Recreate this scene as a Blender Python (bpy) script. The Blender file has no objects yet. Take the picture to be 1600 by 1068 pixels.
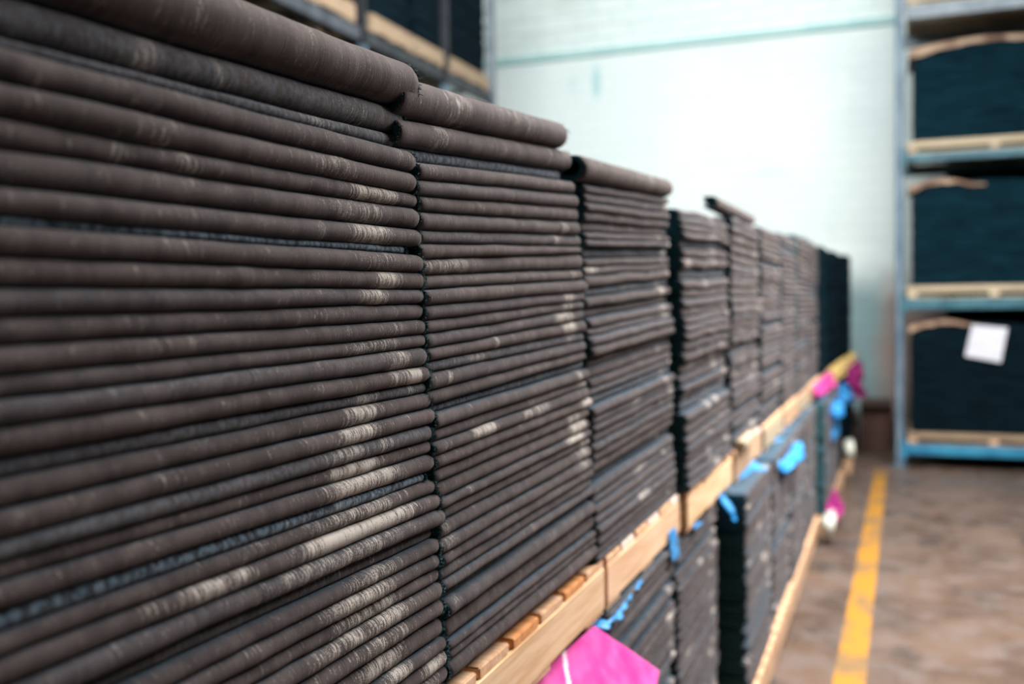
import bpy, bmesh, math, random
from mathutils import Vector, Matrix, noise

# ---------------------------------------------------------------- camera, world, light
S = bpy.context.scene
COL = S.collection
H = 1.565                                   # height of the lens above the floor
cam_d = bpy.data.cameras.new('camera')
cam_d.sensor_width = 36.0
cam_d.lens = 35.0
cam_d.clip_start = 0.05
cam_d.dof.use_dof = True
cam_d.dof.focus_distance = 1.27
cam_d.dof.aperture_fstop = 2.3
cam_d.dof.aperture_blades = 9
cam = bpy.data.objects.new('camera', cam_d)
COL.objects.link(cam)
R = Matrix(((0.93259554, 2.35342529e-04, 0.36092313),
            (0.36064933, 0.0383414572, -0.93191308),
            (-0.01405764, 0.999264668, 0.0356722)))
cam.matrix_world = Matrix.Translation((0, 0, H)) @ R.to_4x4()
S.camera = cam

S.view_settings.view_transform = 'Standard'
S.view_settings.look = 'None'
S.view_settings.gamma = 1.0
S.view_settings.exposure = 0.0
S.view_settings.use_curve_mapping = False

world = bpy.data.worlds.new('hall_daylight')
S.world = world
world.use_nodes = True
bgn = world.node_tree.nodes['Background']
bgn.inputs['Color'].default_value = (0.72, 0.88, 1.0, 1)
bgn.inputs['Strength'].default_value = 0.025


def area(name, loc, target, sx, sy, power, color):
    d = bpy.data.lights.new(name, 'AREA')
    d.shape = 'RECTANGLE'
    d.size = sx
    d.size_y = sy
    d.energy = power
    d.color = color
    o = bpy.data.objects.new(name, d)
    COL.objects.link(o)
    o.location = loc
    o.rotation_euler = (Vector(target) - Vector(loc)).to_track_quat('-Z', 'Y').to_euler()
    return o


# rooflight over the aisle; added unseen lamp to brighten the end wall
area('rooflight_aisle', (0.75, 4.9, 4.9), (-0.4, 4.3, 1.1), 0.7, 4.8, 1250, (1.0, 0.95, 0.92))
area('end_wall_fill', (-1.6, 6.4, 6.2), (-1.5, 11.8, 2.6), 6.5, 1.6, 560, (0.97, 1.0, 0.985))

# ---------------------------------------------------------------- helpers
rnd = random.Random(7)


def nz(x, y, z=0.0):
    return noise.noise(Vector((x, y, z)))


def tag(o, label, cat, group=None, kind=None):
    if label:
        o['label'] = label
    if cat:
        o['category'] = cat
    if group:
        o['group'] = group
    if kind:
        o['kind'] = kind
    return o


def link(name, me, parent=None, loc=(0, 0, 0)):
    o = bpy.data.objects.new(name, me)
    COL.objects.link(o)
    o.location = loc
    if parent:
        o.parent = parent
    return o


def empty(name, loc):
    o = bpy.data.objects.new(name, None)
    o.empty_display_size = 0.1
    COL.objects.link(o)
    o.location = loc
    return o


class MB:
    def __init__(s):
        s.v, s.f, s.m, s.a = [], [], [], []

    def quadbox(s, lo, hi, mi=0, jit=0.0):
        b = len(s.v)
        for z in (lo[2], hi[2]):
            for x, y in ((lo[0], lo[1]), (hi[0], lo[1]), (hi[0], hi[1]), (lo[0], hi[1])):
                s.v.append((x + rnd.uniform(-jit, jit), y + rnd.uniform(-jit, jit), z + rnd.uniform(-jit, jit)))
        for q in ((3, 2, 1, 0), (4, 5, 6, 7), (0, 1, 5, 4), (1, 2, 6, 5), (2, 3, 7, 6), (3, 0, 4, 7)):
            s.f.append(tuple(b + i for i in q))
            s.m.append(mi)

    def build(s, name, mats, parent=None, loc=(0, 0, 0), smooth=False, bevel=0.0):
        me = bpy.data.meshes.new(name)
        me.from_pydata(s.v, [], s.f)
        for m in mats:
            me.materials.append(m)
        me.polygons.foreach_set('material_index', s.m)
        if smooth:
            me.polygons.foreach_set('use_smooth', [True] * len(me.polygons))
        me.update()
        if bevel:
            bm = bmesh.new()
            bm.from_mesh(me)
            bmesh.ops.bevel(bm, geom=bm.edges[:], offset=bevel, segments=2, affect='EDGES', clamp_overlap=True)
            bm.to_mesh(me)
            bm.free()
        return link(name, me, parent, loc)


# ---------------------------------------------------------------- materials
def new_mat(name):
    m = bpy.data.materials.new(name)
    m.use_nodes = True
    nt = m.node_tree
    return m, nt, nt.nodes, nt.links, nt.nodes['Principled BSDF']


def N(nodes, typ, **kw):
    n = nodes.new(typ)
    for k, v in kw.items():
        setattr(n, k, v)
    return n


def mixc(nt, fac, a, b, mode='MIX'):
    n = nt.nodes.new('ShaderNodeMix')
    n.data_type = 'RGBA'
    n.blend_type = mode
    for sock, v in ((n.inputs[0], fac), (n.inputs[6], a), (n.inputs[7], b)):
        if isinstance(v, (int, float)):
            sock.default_value = v
        elif isinstance(v, tuple):
            sock.default_value = v if len(v) == 4 else v + (1,)
        else:
            nt.links.new(v, sock)
    return n.outputs[2]


def mth(nt, op, a, b=None, c=None, clamp=False):
    n = nt.nodes.new('ShaderNodeMath')
    n.operation = op
    n.use_clamp = clamp
    for i, v in enumerate((a, b, c)):
        if v is None:
            continue
        if isinstance(v, (int, float)):
            n.inputs[i].default_value = v
        else:
            nt.links.new(v, n.inputs[i])
    return n.outputs[0]


def ramp(nt, val, lo, hi, a=0.0, b=1.0, smooth=True):
    n = nt.nodes.new('ShaderNodeMapRange')
    n.interpolation_type = 'SMOOTHSTEP' if smooth else 'LINEAR'
    nt.links.new(val, n.inputs[0])
    n.inputs[1].default_value = lo
    n.inputs[2].default_value = hi
    n.inputs[3].default_value = a
    n.inputs[4].default_value = b
    return n.outputs[0]


def coords(nt, scale=(1, 1, 1), use_random=True):
    tc = nt.nodes.new('ShaderNodeTexCoord')
    vec = tc.outputs['Object']
    mp = nt.nodes.new('ShaderNodeMapping')
    nt.links.new(vec, mp.inputs[0])
    mp.inputs['Scale'].default_value = scale
    if use_random:
        oi = nt.nodes.new('ShaderNodeObjectInfo')
        r = mth(nt, 'MULTIPLY', oi.outputs['Random'], 57.0)
        nt.links.new(r, mp.inputs['Location'])
    return mp.outputs[0]


def tex(nt, vec, scale=1.0, detail=3.0, rough=0.5):
    n = nt.nodes.new('ShaderNodeTexNoise')
    nt.links.new(vec, n.inputs['Vector'])
    n.inputs['Scale'].default_value = scale
    n.inputs['Detail'].default_value = detail
    n.inputs['Roughness'].default_value = rough
    return n.outputs[0]


def bump(nt, b, h, strength, dist):
    n = nt.nodes.new('ShaderNodeBump')
    nt.links.new(h, n.inputs['Height'])
    n.inputs['Strength'].default_value = strength
    n.inputs['Distance'].default_value = dist
    nt.links.new(n.outputs[0], b.inputs['Normal'])


def felt_material():
    m, nt, ns, lk, b = new_mat('dusty_felt')
    at = lambda name: (lambda n: (setattr(n, 'attribute_name', name), n.outputs['Fac'])[1])(nt.nodes.new('ShaderNodeAttribute'))
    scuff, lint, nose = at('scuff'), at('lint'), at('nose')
    oi = nt.nodes.new('ShaderNodeObjectInfo')
    tone = tex(nt, coords(nt, (25, 14, 25)), 1, 3)
    band = tex(nt, coords(nt, (6, 45, 6)), 1, 3, .6)
    tone = mth(nt, 'ADD', mth(nt, 'MULTIPLY', tone, .45), mth(nt, 'MULTIPLY', band, .55))
    brown = mixc(nt, ramp(nt, tone, .36, .64), (.032, .0245, .0255), (.070, .055, .054))
    blue = (.022, .062, .098)  # unworn felt blue; also paints in the bluish shade of the crevices
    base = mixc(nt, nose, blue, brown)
    base = mixc(nt, mth(nt, 'MULTIPLY', oi.outputs['Random'], .22), base, mixc(nt, .5, base, (.034, .038, .046)))
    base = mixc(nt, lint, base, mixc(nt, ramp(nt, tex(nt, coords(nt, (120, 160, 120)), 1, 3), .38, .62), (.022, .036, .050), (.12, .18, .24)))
    # thin rubbed lines running round the fold
    streak = tex(nt, coords(nt, (45, 430, 45)), 1, 3, .6)
    speck = tex(nt, coords(nt, (900, 1000, 900)), 1, 2, .6)
    patch = tex(nt, coords(nt, (40, 55, 40)), 1, 2)
    amt = mth(nt, 'ADD', mth(nt, 'MULTIPLY', scuff, .27), mth(nt, 'MULTIPLY', streak, .90))
    amt = mth(nt, 'ADD', amt, mth(nt, 'MULTIPLY', speck, .80))
    amt = mth(nt, 'ADD', amt, mth(nt, 'MULTIPLY', patch, .35))
    mask = ramp(nt, amt, 1.215, 1.34)
    base = mixc(nt, mth(nt, 'MULTIPLY', mask, .75), base, (.56, .52, .47))
    # a few lone white fibres
    fib = tex(nt, coords(nt, (500, 260, 500)), 1, 1)
    base = mixc(nt, ramp(nt, fib, .76, .80, 0, .5), base, (.45, .45, .43))
    lk.new(base, b.inputs['Base Color'])
    b.inputs['Roughness'].default_value = .92
    b.inputs['Specular IOR Level'].default_value = .15
    b.inputs['Sheen Weight'].default_value = .12
    b.inputs['Sheen Roughness'].default_value = .5
    b.inputs['Sheen Tint'].default_value = (1, .86, .80, 1)
    h = mth(nt, 'ADD', mth(nt, 'MULTIPLY', speck, .35), mth(nt, 'MULTIPLY', streak, .6))
    bump(nt, b, h, .55, .0022)
    return m


def simple(name, c1, c2, scale=(20, 20, 20), rough=.7, bmp=.2, dist=.002, lo=.35, hi=.65, metal=0.0, spec=.3):
    m, nt, ns, lk, b = new_mat(name)
    t = tex(nt, coords(nt, scale), 1, 4, .6)
    lk.new(mixc(nt, ramp(nt, t, lo, hi), c1, c2), b.inputs['Base Color'])
    b.inputs['Roughness'].default_value = rough
    b.inputs['Metallic'].default_value = metal
    b.inputs['Specular IOR Level'].default_value = spec
    if bmp:
        bump(nt, b, t, bmp, dist)
    return m


FELT = felt_material()
EDGE = simple('cut_felt_edge', (.010, .050, .062), (.050, .15, .175), (350, 350, 350), .95, .6, .003)
LINING = simple('felt_inside', (.006, .028, .036), (.014, .045, .055), (200, 200, 200), .95, .3)
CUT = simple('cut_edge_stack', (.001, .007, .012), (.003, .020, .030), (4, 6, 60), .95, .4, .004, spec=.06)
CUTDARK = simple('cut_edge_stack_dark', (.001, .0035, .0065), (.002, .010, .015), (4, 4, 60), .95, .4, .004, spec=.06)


def wood(name, c1, c2, axis=1):
    sc = [60, 60, 60]
    sc[axis] = 4
    return simple(name, c1, c2, tuple(sc), .75, .15, .001)


PINE_Y = wood('pine_along', (.74, .46, .27), (.90, .62, .41), 1)
PINE_Y2 = wood('pine_along_yellow', (.70, .46, .25), (.86, .63, .40), 1)
PINE_X = wood('pine_across', (.60, .36, .20), (.80, .53, .34), 0)
PINE_ORANGE = wood('pine_orange', (.58, .24, .08), (.78, .38, .15), 0)
PINE_PALE = wood('pine_pale', (.72, .60, .50), (.92, .80, .72), 0)
PINE_OLD = wood('pine_weathered', (.17, .12, .08), (.36, .27, .18), 0)
PINE_CREAM = wood('pine_cream', (.33, .27, .18), (.50, .42, .30), 0)
PINE_TAN = wood('pine_tan', (.40, .25, .15), (.60, .40, .26), 1)
STEEL_GREY = simple('rack_grey', (.13, .16, .19), (.22, .26, .29), (6, 6, 6), .45, .05, spec=.4)
STEEL_BLUE = simple('rack_blue', (.015, .14, .26), (.03, .22, .36), (6, 6, 6), .45, .05, spec=.4)
STEEL_TEAL = simple('rack_teal', (.015, .07, .10), (.04, .13, .165), (6, 6, 6), .45, .05, spec=.4)
STEEL_POST = simple('rack_post', (.06, .11, .16), (.13, .19, .24), (8, 8, 3), .45, .05, spec=.4)
STEEL_DARK = simple('rack_dark', (.012, .014, .018), (.03, .034, .04), (8, 8, 3), .5, .05)
STEEL_DIM = simple('rack_dim_grey', (.035, .04, .05), (.06, .07, .085), (8, 8, 3), .5, .05)
CARD = simple('cardboard', (.13, .075, .05), (.34, .24, .17), (5, 5, 5), .9, .1)
CARD_DARK = simple('cardboard_dark', (.05, .028, .022), (.09, .05, .04), (5, 5, 5), .9, .1)


def film(name, c1, c2, transl=.35):
    m, nt, ns, lk, b = new_mat(name)
    t = tex(nt, coords(nt, (14, 14, 14)), 1, 2)
    lk.new(mixc(nt, ramp(nt, t, .35, .65), c1, c2), b.inputs['Base Color'])
    b.inputs['Roughness'].default_value = .35
    tr = nt.nodes.new('ShaderNodeBsdfTranslucent')
    tr.inputs[0].default_value = c2 + (1,)
    mx = nt.nodes.new('ShaderNodeMixShader')
    mx.inputs[0].default_value = transl
    lk.new(b.outputs[0], mx.inputs[1])
    lk.new(tr.outputs[0], mx.inputs[2])
    lk.new(mx.outputs[0], nt.nodes['Material Output'].inputs[0])
    return m


BLUE_FILM = film('blue_film', (.02, .36, .82), (.12, .50, .92))
PINK_FILM = film('pink_film', (.95, .09, .50), (1.0, .20, .66), .45)
MAGENTA_FILM = film('magenta_film', (.30, .02, .17), (.65, .06, .35))
YELLOW_FILM = simple('yellow_wrap', (.55, .38, .10), (.70, .52, .22), (8, 8, 8), .6, .1)
WHITE_PLASTIC = simple('pale_plastic', (.42, .45, .40), (.62, .64, .58), (20, 20, 20), .5, .05)
CREASE = simple('pale_crease', (.95, .62, .78), (1.0, .75, .88), (20, 20, 20), .4, 0)


def paper_material():
    m, nt, ns, lk, b = new_mat('label_paper')
    c = coords(nt, (3, 3, 60), False)
    t = tex(nt, c, 1, 1)
    lk.new(mixc(nt, ramp(nt, t, .52, .58, 0, .35), (.55, .57, .63), (.30, .32, .37)), b.inputs['Base Color'])
    b.inputs['Roughness'].default_value = .6
    return m


PAPER = paper_material()


def wall_material():
    m, nt, ns, lk, b = new_mat('painted_brick')
    tc = nt.nodes.new('ShaderNodeTexCoord')
    sep = nt.nodes.new('ShaderNodeSeparateXYZ')
    lk.new(tc.outputs['Object'], sep.inputs[0])
    X, Z = sep.outputs[0], sep.outputs[2]
    cmb = nt.nodes.new('ShaderNodeCombineXYZ')
    lk.new(X, cmb.inputs[0])
    lk.new(Z, cmb.inputs[1])
    bk = nt.nodes.new('ShaderNodeTexBrick')
    lk.new(cmb.outputs[0], bk.inputs['Vector'])
    bk.inputs['Scale'].default_value = 1.0
    bk.inputs['Brick Width'].default_value = .46
    bk.inputs['Row Height'].default_value = .16
    bk.inputs['Mortar Size'].default_value = .012
    bk.inputs['Mortar Smooth'].default_value = .3
    bk.inputs['Color1'].default_value = (.70, .80, .79, 1)
    bk.inputs['Color2'].default_value = (.74, .83, .81, 1)
    bk.inputs['Mortar'].default_value = (.52, .66, .66, 1)
    v = coords(nt, (1, 1, 1), False)
    big = tex(nt, v, .8, 3)
    streaks = tex(nt, coords(nt, (1.2, 1, 7), False), 1, 4, .6)
    upper = mth(nt, 'GREATER_THAN', Z, 4.64)
    base = mixc(nt, ramp(nt, big, .35, .65), (.70, .80, .80), (.76, .85, .83))
    base = mixc(nt, mth(nt, 'ADD', mth(nt, 'MULTIPLY', upper, .55), .12), base, bk.outputs[0])
    dirt = mth(nt, 'MULTIPLY', ramp(nt, streaks, .52, .75, 0, .5), upper)
    base = mixc(nt, dirt, base, (.45, .50, .44))
    # light falloff painted as a greyer low wall, plus a pink-brown stain
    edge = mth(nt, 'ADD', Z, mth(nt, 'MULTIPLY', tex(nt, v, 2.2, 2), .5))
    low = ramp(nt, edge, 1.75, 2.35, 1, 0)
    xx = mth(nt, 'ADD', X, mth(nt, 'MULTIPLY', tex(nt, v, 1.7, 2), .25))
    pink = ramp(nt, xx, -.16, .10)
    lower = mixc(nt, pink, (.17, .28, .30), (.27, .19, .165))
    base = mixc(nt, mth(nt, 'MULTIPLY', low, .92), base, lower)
    # small green-blue weep mark under the ledge
    def blot(cx, cz, rx, rz, amt, col, base):
        dx = mth(nt, 'DIVIDE', mth(nt, 'SUBTRACT', X, cx), rx)
        dz = mth(nt, 'DIVIDE', mth(nt, 'SUBTRACT', Z, cz), rz)
        r = mth(nt, 'ADD', mth(nt, 'MULTIPLY', dx, dx), mth(nt, 'MULTIPLY', dz, dz))
        return mixc(nt, ramp(nt, r, .1, 1.0, amt, 0), base, col)
    base = blot(-3.42, 4.28, .07, .26, .7, (.30, .58, .62), base)
    base = blot(-3.72, 4.28, .06, .12, .35, (.45, .62, .64), base)
    base = blot(-1.35, 3.05, .25, .10, .18, (.45, .58, .60), base)
    lk.new(base, b.inputs['Base Color'])
    b.inputs['Roughness'].default_value = .7
    bump(nt, b, mth(nt, 'MULTIPLY', bk.outputs['Fac'], -1.0), .5, .01)
    return m


def floor_material():
    m, nt, ns, lk, b = new_mat('worn_floor')
    v = coords(nt, (1, 1, 1), False)
    big = tex(nt, v, 1.6, 5, .6)
    mid = tex(nt, v, 5.5, 4, .6)
    fine = tex(nt, v, 60, 3, .6)
    base = mixc(nt, ramp(nt, big, .35, .65), (.060, .037, .025), (.125, .082, .058))
    base = mixc(nt, ramp(nt, mid, .42, .66, 0, .6), base, (.115, .094, .087))
    base = mixc(nt, ramp(nt, tex(nt, coords(nt, (3, 2, 1), False), 1, 4), .56, .68, 0, .85), base, (.035, .028, .024))
    bk = nt.nodes.new('ShaderNodeTexBrick')
    lk.new(v, bk.inputs['Vector'])
    bk.inputs['Scale'].default_value = 1.0
    bk.inputs['Brick Width'].default_value = .9
    bk.inputs['Row Height'].default_value = .45
    bk.inputs['Mortar Size'].default_value = .010
    bk.inputs['Mortar'].default_value = (0, 0, 0, 1)
    base = mixc(nt, mth(nt, 'MULTIPLY', bk.outputs['Fac'], .35), base, (.06, .05, .045))
    base = mixc(nt, ramp(nt, fine, .3, .7, 0, .25), base, (.10, .08, .07))
    lk.new(base, b.inputs['Base Color'])
    lk.new(ramp(nt, mid, .3, .7, .24, .5), b.inputs['Roughness'])
    bump(nt, b, fine, .15, .002)
    return m


def line_material():
    m, nt, ns, lk, b = new_mat('yellow_line_paint')
    t = tex(nt, coords(nt, (5, 3, 1), False), 1, 5, .65)
    g = tex(nt, coords(nt, (40, 40, 1), False), 1, 3, .65)
    base = mixc(nt, ramp(nt, t, .46, .62, 0, .8), (.33, .15, .012), (.13, .09, .05))
    base = mixc(nt, ramp(nt, g, .55, .75, 0, .4), base, (.25, .18, .10))
    lk.new(base, b.inputs['Base Color'])
    b.inputs['Roughness'].default_value = .5
    return m


# ---------------------------------------------------------------- the hall
def box(name, lo, hi, mat, parent=None, bevel=0.0):
    mb = MB()
    c = [(lo[i] + hi[i]) / 2 for i in range(3)]
    mb.quadbox([lo[i] - c[i] for i in range(3)], [hi[i] - c[i] for i in range(3)])
    return mb.build(name, [mat], parent, c, bevel=bevel)


def struct_box(name, lo, hi, mat):
    mb = MB()
    mb.quadbox(lo, hi)
    o = mb.build(name, [mat])
    o['kind'] = 'structure'
    return o


WALL_Y = 11.8
struct_box('floor', (-6.2, -3, -.1), (7, WALL_Y + .3, 0), floor_material())
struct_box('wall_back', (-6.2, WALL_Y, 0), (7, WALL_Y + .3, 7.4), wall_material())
PLAIN = simple('plain_wall', (.45, .50, .50), (.52, .57, .56), (1, 1, 1), .8, 0)
struct_box('wall_left', (-6.4, -3, 0), (-6.2, WALL_Y + .3, 7.4), PLAIN)
struct_box('trim_1', (-6.2, WALL_Y - .05, 4.60), (7, WALL_Y - .002, 4.68),
           simple('teal_ledge', (.36, .60, .60), (.46, .68, .67), (3, 3, 3), .6, 0))
# painted aisle line
mb = MB()
ny = 60
for i in range(ny + 1):
    y = 1.5 + 8.3 * i / ny
    t = (y - 4.2) / 5.2
    xl = -.250 + .053 * t + .006 * nz(y * 4, 3)
    xr = -.123 + .033 * t + .006 * nz(y * 4, 9)
    mb.v += [(xl, y, .0015), (xr, y, .0015)]
    if i:
        k = 2 * i
        mb.f.append((k - 2, k - 1, k + 1, k))
        mb.m.append(0)
o = mb.build('floor_line', [line_material()])
tag(o, None, None, kind='structure')

# ---------------------------------------------------------------- folded felt sheets
NARC = 9


def sheet_geo(v, f, mi, at, origin, Y0, Y1, ztop, zbot, xn, depth, nseg, t, wob=1.0, seed=0.0, bulb=None,
              scuffs=(), lint=0.0, nose_gain=1.0, rag=.0015, flap=None):
    """one U-folded sheet: fold towards +X, two legs running back. ztop / zbot are functions of Y."""
    base = len(v)
    prof_n = None
    for j in range(nseg + 1):
        u = j / nseg
        y = Y0 + (Y1 - Y0) * u
        zt, zb = ztop(y), zbot(y)
        h = max(zt - zb, .004)
        r = h / 2 * .985
        zc = (zt + zb) / 2
        x = xn + wob * (.0022 * nz(y * 7, seed) + .0012 * nz(y * 26, seed + 5))
        # the cut ends are a little rounded
        e = min(u, 1 - u) * (Y1 - Y0)
        pinch = 1 - .10 * max(0, 1 - e / .012) ** 2
        x -= .003 * max(0, 1 - e / .014) ** 2
        tt = min(t, r * .80)
        hb = h if bulb is None else bulb
        zback = zc if bulb is None else zb + hb / 2
        ro = r * pinch
        outer = [(-depth, hb / 2, 1, 0.0), (-depth * .3 - r, hb / 2, 1, 0.0)]
        outer.append((-r * 2.2 - .004, None, 1, .0))
        for k in range(NARC):
            a = math.pi / 2 - math.pi * k / (NARC - 1)
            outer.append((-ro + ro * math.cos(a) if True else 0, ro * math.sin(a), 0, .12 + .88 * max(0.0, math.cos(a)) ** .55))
        outer.append((-r * 2.2 - .004, None, -1, .0))
        outer += [(-depth * .3 - r, -hb / 2, -1, 0.0), (-depth, -hb / 2, -1, 0.0)]
        ri = max(ro - tt, .0006)
        inner = [(-depth, -max(hb / 2 - tt, .0004), -1, 0), (-depth * .3 - r, -max(hb / 2 - tt, .0004), -1, 0)]
        for k in range(7):
            a = -math.pi / 2 + math.pi * k / 6
            inner.append((-ro + ri * math.cos(a), ri * math.sin(a), 0, 0))
        inner += [(-depth * .3 - r, max(hb / 2 - tt, .0004), 1, 0), (-depth, max(hb / 2 - tt, .0004), 1, 0)]
        prof = outer + inner
        prof_n = len(prof)
        no = len(outer)
        for k, (px, pz, side, ns_) in enumerate(prof):
            if pz is None:
                pz = side * (r * .965 if bulb is None else (r * .8 + hb * .1))
                zz = zc + pz
            elif side != 0:
                zz = zback + pz
            else:
                zz = zc + pz
            yy = y
            if j in (0, nseg):
                yy += rnd.uniform(-rag, rag) * (1 if side == 0 else .4)
            v.append((x + px - origin[0], yy - origin[1], zz - origin[2]))
            sc = 0.0
            if k < no:
                for (s0, s1, s) in scuffs:
                    m_ = (s1 - s0) / 2 + 1e-6
                    d = abs(y - (s0 + s1) / 2) / m_
                    sc = max(sc, s * max(0.0, 1 - max(0.0, d - .45) / .75))
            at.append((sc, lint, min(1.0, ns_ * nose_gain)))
    no = 3 + NARC + 3
    for j in range(nseg):
        a0 = base + j * prof_n
        b0 = a0 + prof_n
        for k in range(prof_n):
            k2 = (k + 1) % prof_n
            f.append((a0 + k, a0 + k2, b0 + k2, b0 + k))
            mi.append(0 if k < no - 1 else 2)
    # cut ends: strip between outer and inner profile
    ni = prof_n - no
    for a0, flip in ((base, False), (base + nseg * prof_n, True)):
        io, ii = 0, prof_n - 1
        while io < no - 1 or ii > no:
            adv_o = io < no - 1 and (ii <= no or io / (no - 1) <= (prof_n - 1 - ii) / (ni - 1))
            if adv_o:
                tri = (a0 + io, a0 + io + 1, a0 + ii)
                io += 1
            else:
                tri = (a0 + io, a0 + ii - 1, a0 + ii)
                ii -= 1
            f.append(tri if flip else tri[::-1])
            mi.append(1)


def finish_sheet(name, v, f, mi, at, loc=(0, 0, 0)):
    me = bpy.data.meshes.new(name)
    me.from_pydata(v, [], f)
    for m in (FELT, EDGE, LINING):
        me.materials.append(m)
    me.polygons.foreach_set('material_index', mi)
    me.polygons.foreach_set('use_smooth', [x != 1 for x in mi])
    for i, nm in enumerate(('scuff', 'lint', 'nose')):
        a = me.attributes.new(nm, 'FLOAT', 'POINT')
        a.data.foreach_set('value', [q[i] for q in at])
    me.update()
    o = bpy.data.objects.new(name, me)
    COL.objects.link(o)
    o.location = loc
    return o


def fringe(parent, origin, yend, sgn, zc, r, xn, n, L=.004, hairs=.5, rad=None):
    """ragged fibres standing off a cut end: tufts hugging the fold's rim"""
    v, f = [], []
    for i in range(n):
        a = rnd.uniform(-1.75, 1.75)
        rr = r * rnd.uniform(.72, 1.0)
        p = Vector((xn - r + rr * math.cos(a), yend - sgn * rnd.uniform(0, .0015), zc + rr * math.sin(a)))
        ln = L * rnd.uniform(.35, 1.0) * (2.2 if rnd.random() < .07 else 1)
        d = Vector((math.cos(a) * rnd.uniform(-.2, .9), sgn * rnd.uniform(.3, 1.0), math.sin(a) * rnd.uniform(-.2, .9) + rnd.uniform(-.3, .3)))
        d.normalize()
        side = d.cross(Vector((rnd.uniform(-1, 1), rnd.uniform(-1, 1), rnd.uniform(-1, 1)))).normalized()
        w = rnd.uniform(.00010, .00035) if rnd.random() < hairs else rnd.uniform(.0003, .0008)
        bnd = Vector((rnd.uniform(-1, 1), rnd.uniform(-1, 1), rnd.uniform(-1, 1))) * ln * .35
        mid = p + d * ln * .55 + bnd * .5
        tip = p + d * ln + bnd
        up = d.cross(side) * w * .8
        b = len(v)
        for q in (p + side * w, p - side * w, p + up, mid + side * w * .7, mid - side * w * .7, mid + up * .7, tip):
            v.append(tuple(q - Vector(origin)))
        f += [(b, b + 1, b + 4, b + 3), (b + 1, b + 2, b + 5, b + 4), (b + 2, b, b + 3, b + 5),
              (b + 3, b + 4, b + 6), (b + 4, b + 5, b + 6), (b + 5, b + 3, b + 6)]
    me = bpy.data.meshes.new('frayed_edge')
    me.from_pydata(v, [], f)
    me.materials.append(EDGE)
    me.update()
    o = link('frayed_edge', me, parent)
    o['label'] = 'frayed teal cut edge'
    return o


ONES = 'first second third fourth fifth sixth seventh eighth ninth tenth eleventh twelfth thirteenth fourteenth fifteenth sixteenth seventeenth eighteenth nineteenth'.split()


def ordinal(n):
    if n < 20:
        return ONES[n - 1]
    t, u = divmod(n, 10)
    if u == 0:
        return {2: 'twentieth', 3: 'thirtieth', 4: 'fortieth'}[t]
    return {2: 'twenty', 3: 'thirty', 4: 'forty'}[t] + '-' + ONES[u - 1]


def lerp2(ya, za, yb, zb, amp, key):
    def fn(y):
        return za + (zb - za) * (y - ya) / (yb - ya) + amp * nz(y * 4.5, key) + amp * .4 * nz(y * 15, key + 7)
    return fn


# stack one: (zrel top/bottom at Y=.533, top/bottom at Y=1.106), nose offset, scuffs in Y, lint, tone
XPX = lambda x: (1000.6 / (1402 - x) - .2166) / .9325      # marks measured along the face of the row
S1 = [(.300, .236, .3241, .264), (.236, .198, .2624, .2255), (.2044, .1943, .2255, .2079), (.1943, .1682, .2071, .1798),
      (.1682, .1416, .1782, .1525), (.1416, .1196, .1517, .1325), (.1196, .093, .1309, .1036), (.0916, .0696, .1028, .0812),
      (.0696, .0645, .0788, .0708), (.0645, .0411, .07, .0483), (.0411, .0187, .0451, .0259), (.0187, -.0024, .0227, .0058),
      (-.0024, -.0226, .0034, -.0166), (-.0235, -.0446, -.0182, -.0383), (-.046, -.062, -.0399, -.0543), (-.0629, -.0822, -.0559, -.0799),
      (-.0822, -.1047, -.0807, -.1024), (-.1047, -.1193, -.1032, -.1168), (-.1207, -.1414, -.1192, -.14), (-.1423, -.1643, -.1408, -.1617),
      (-.1652, -.1799, -.1625, -.1833), (-.1799, -.1945, -.1841, -.2002), (-.1945, -.2147, -.2042, -.225), (-.2147, -.2326, -.2258, -.2386),
      (-.2326, -.2491, -.2386, -.2579), (-.2491, -.271, -.2595, -.2811), (-.271, -.294, -.2819, -.3051), (-.294, -.311, -.3051, -.3212),
      (-.311, -.332, -.3228, -.342), (-.332, -.353, -.3428, -.3637), (-.353, -.374, -.3653, -.3837), (-.374, -.399, -.3845, -.4093),
      (-.399, -.424, -.4101, -.4334), (-.424, -.457, -.4358, -.4654), (-.457, -.480, -.466, -.486), (-.480, -.505, -.487, -.510),
      (-.505, -.530, -.511, -.533), (-.530, -.556, -.534, -.556)]
S1_OFF = {1: .006, 2: -.012, 3: -.014, 6: -.002, 9: -.007, 15: -.002, 18: -.006, 21: 0, 22: -.004, 24: -.006, 25: -.002, 27: .003, 28: -.010,
          31: -.003, 33: .002}
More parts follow.
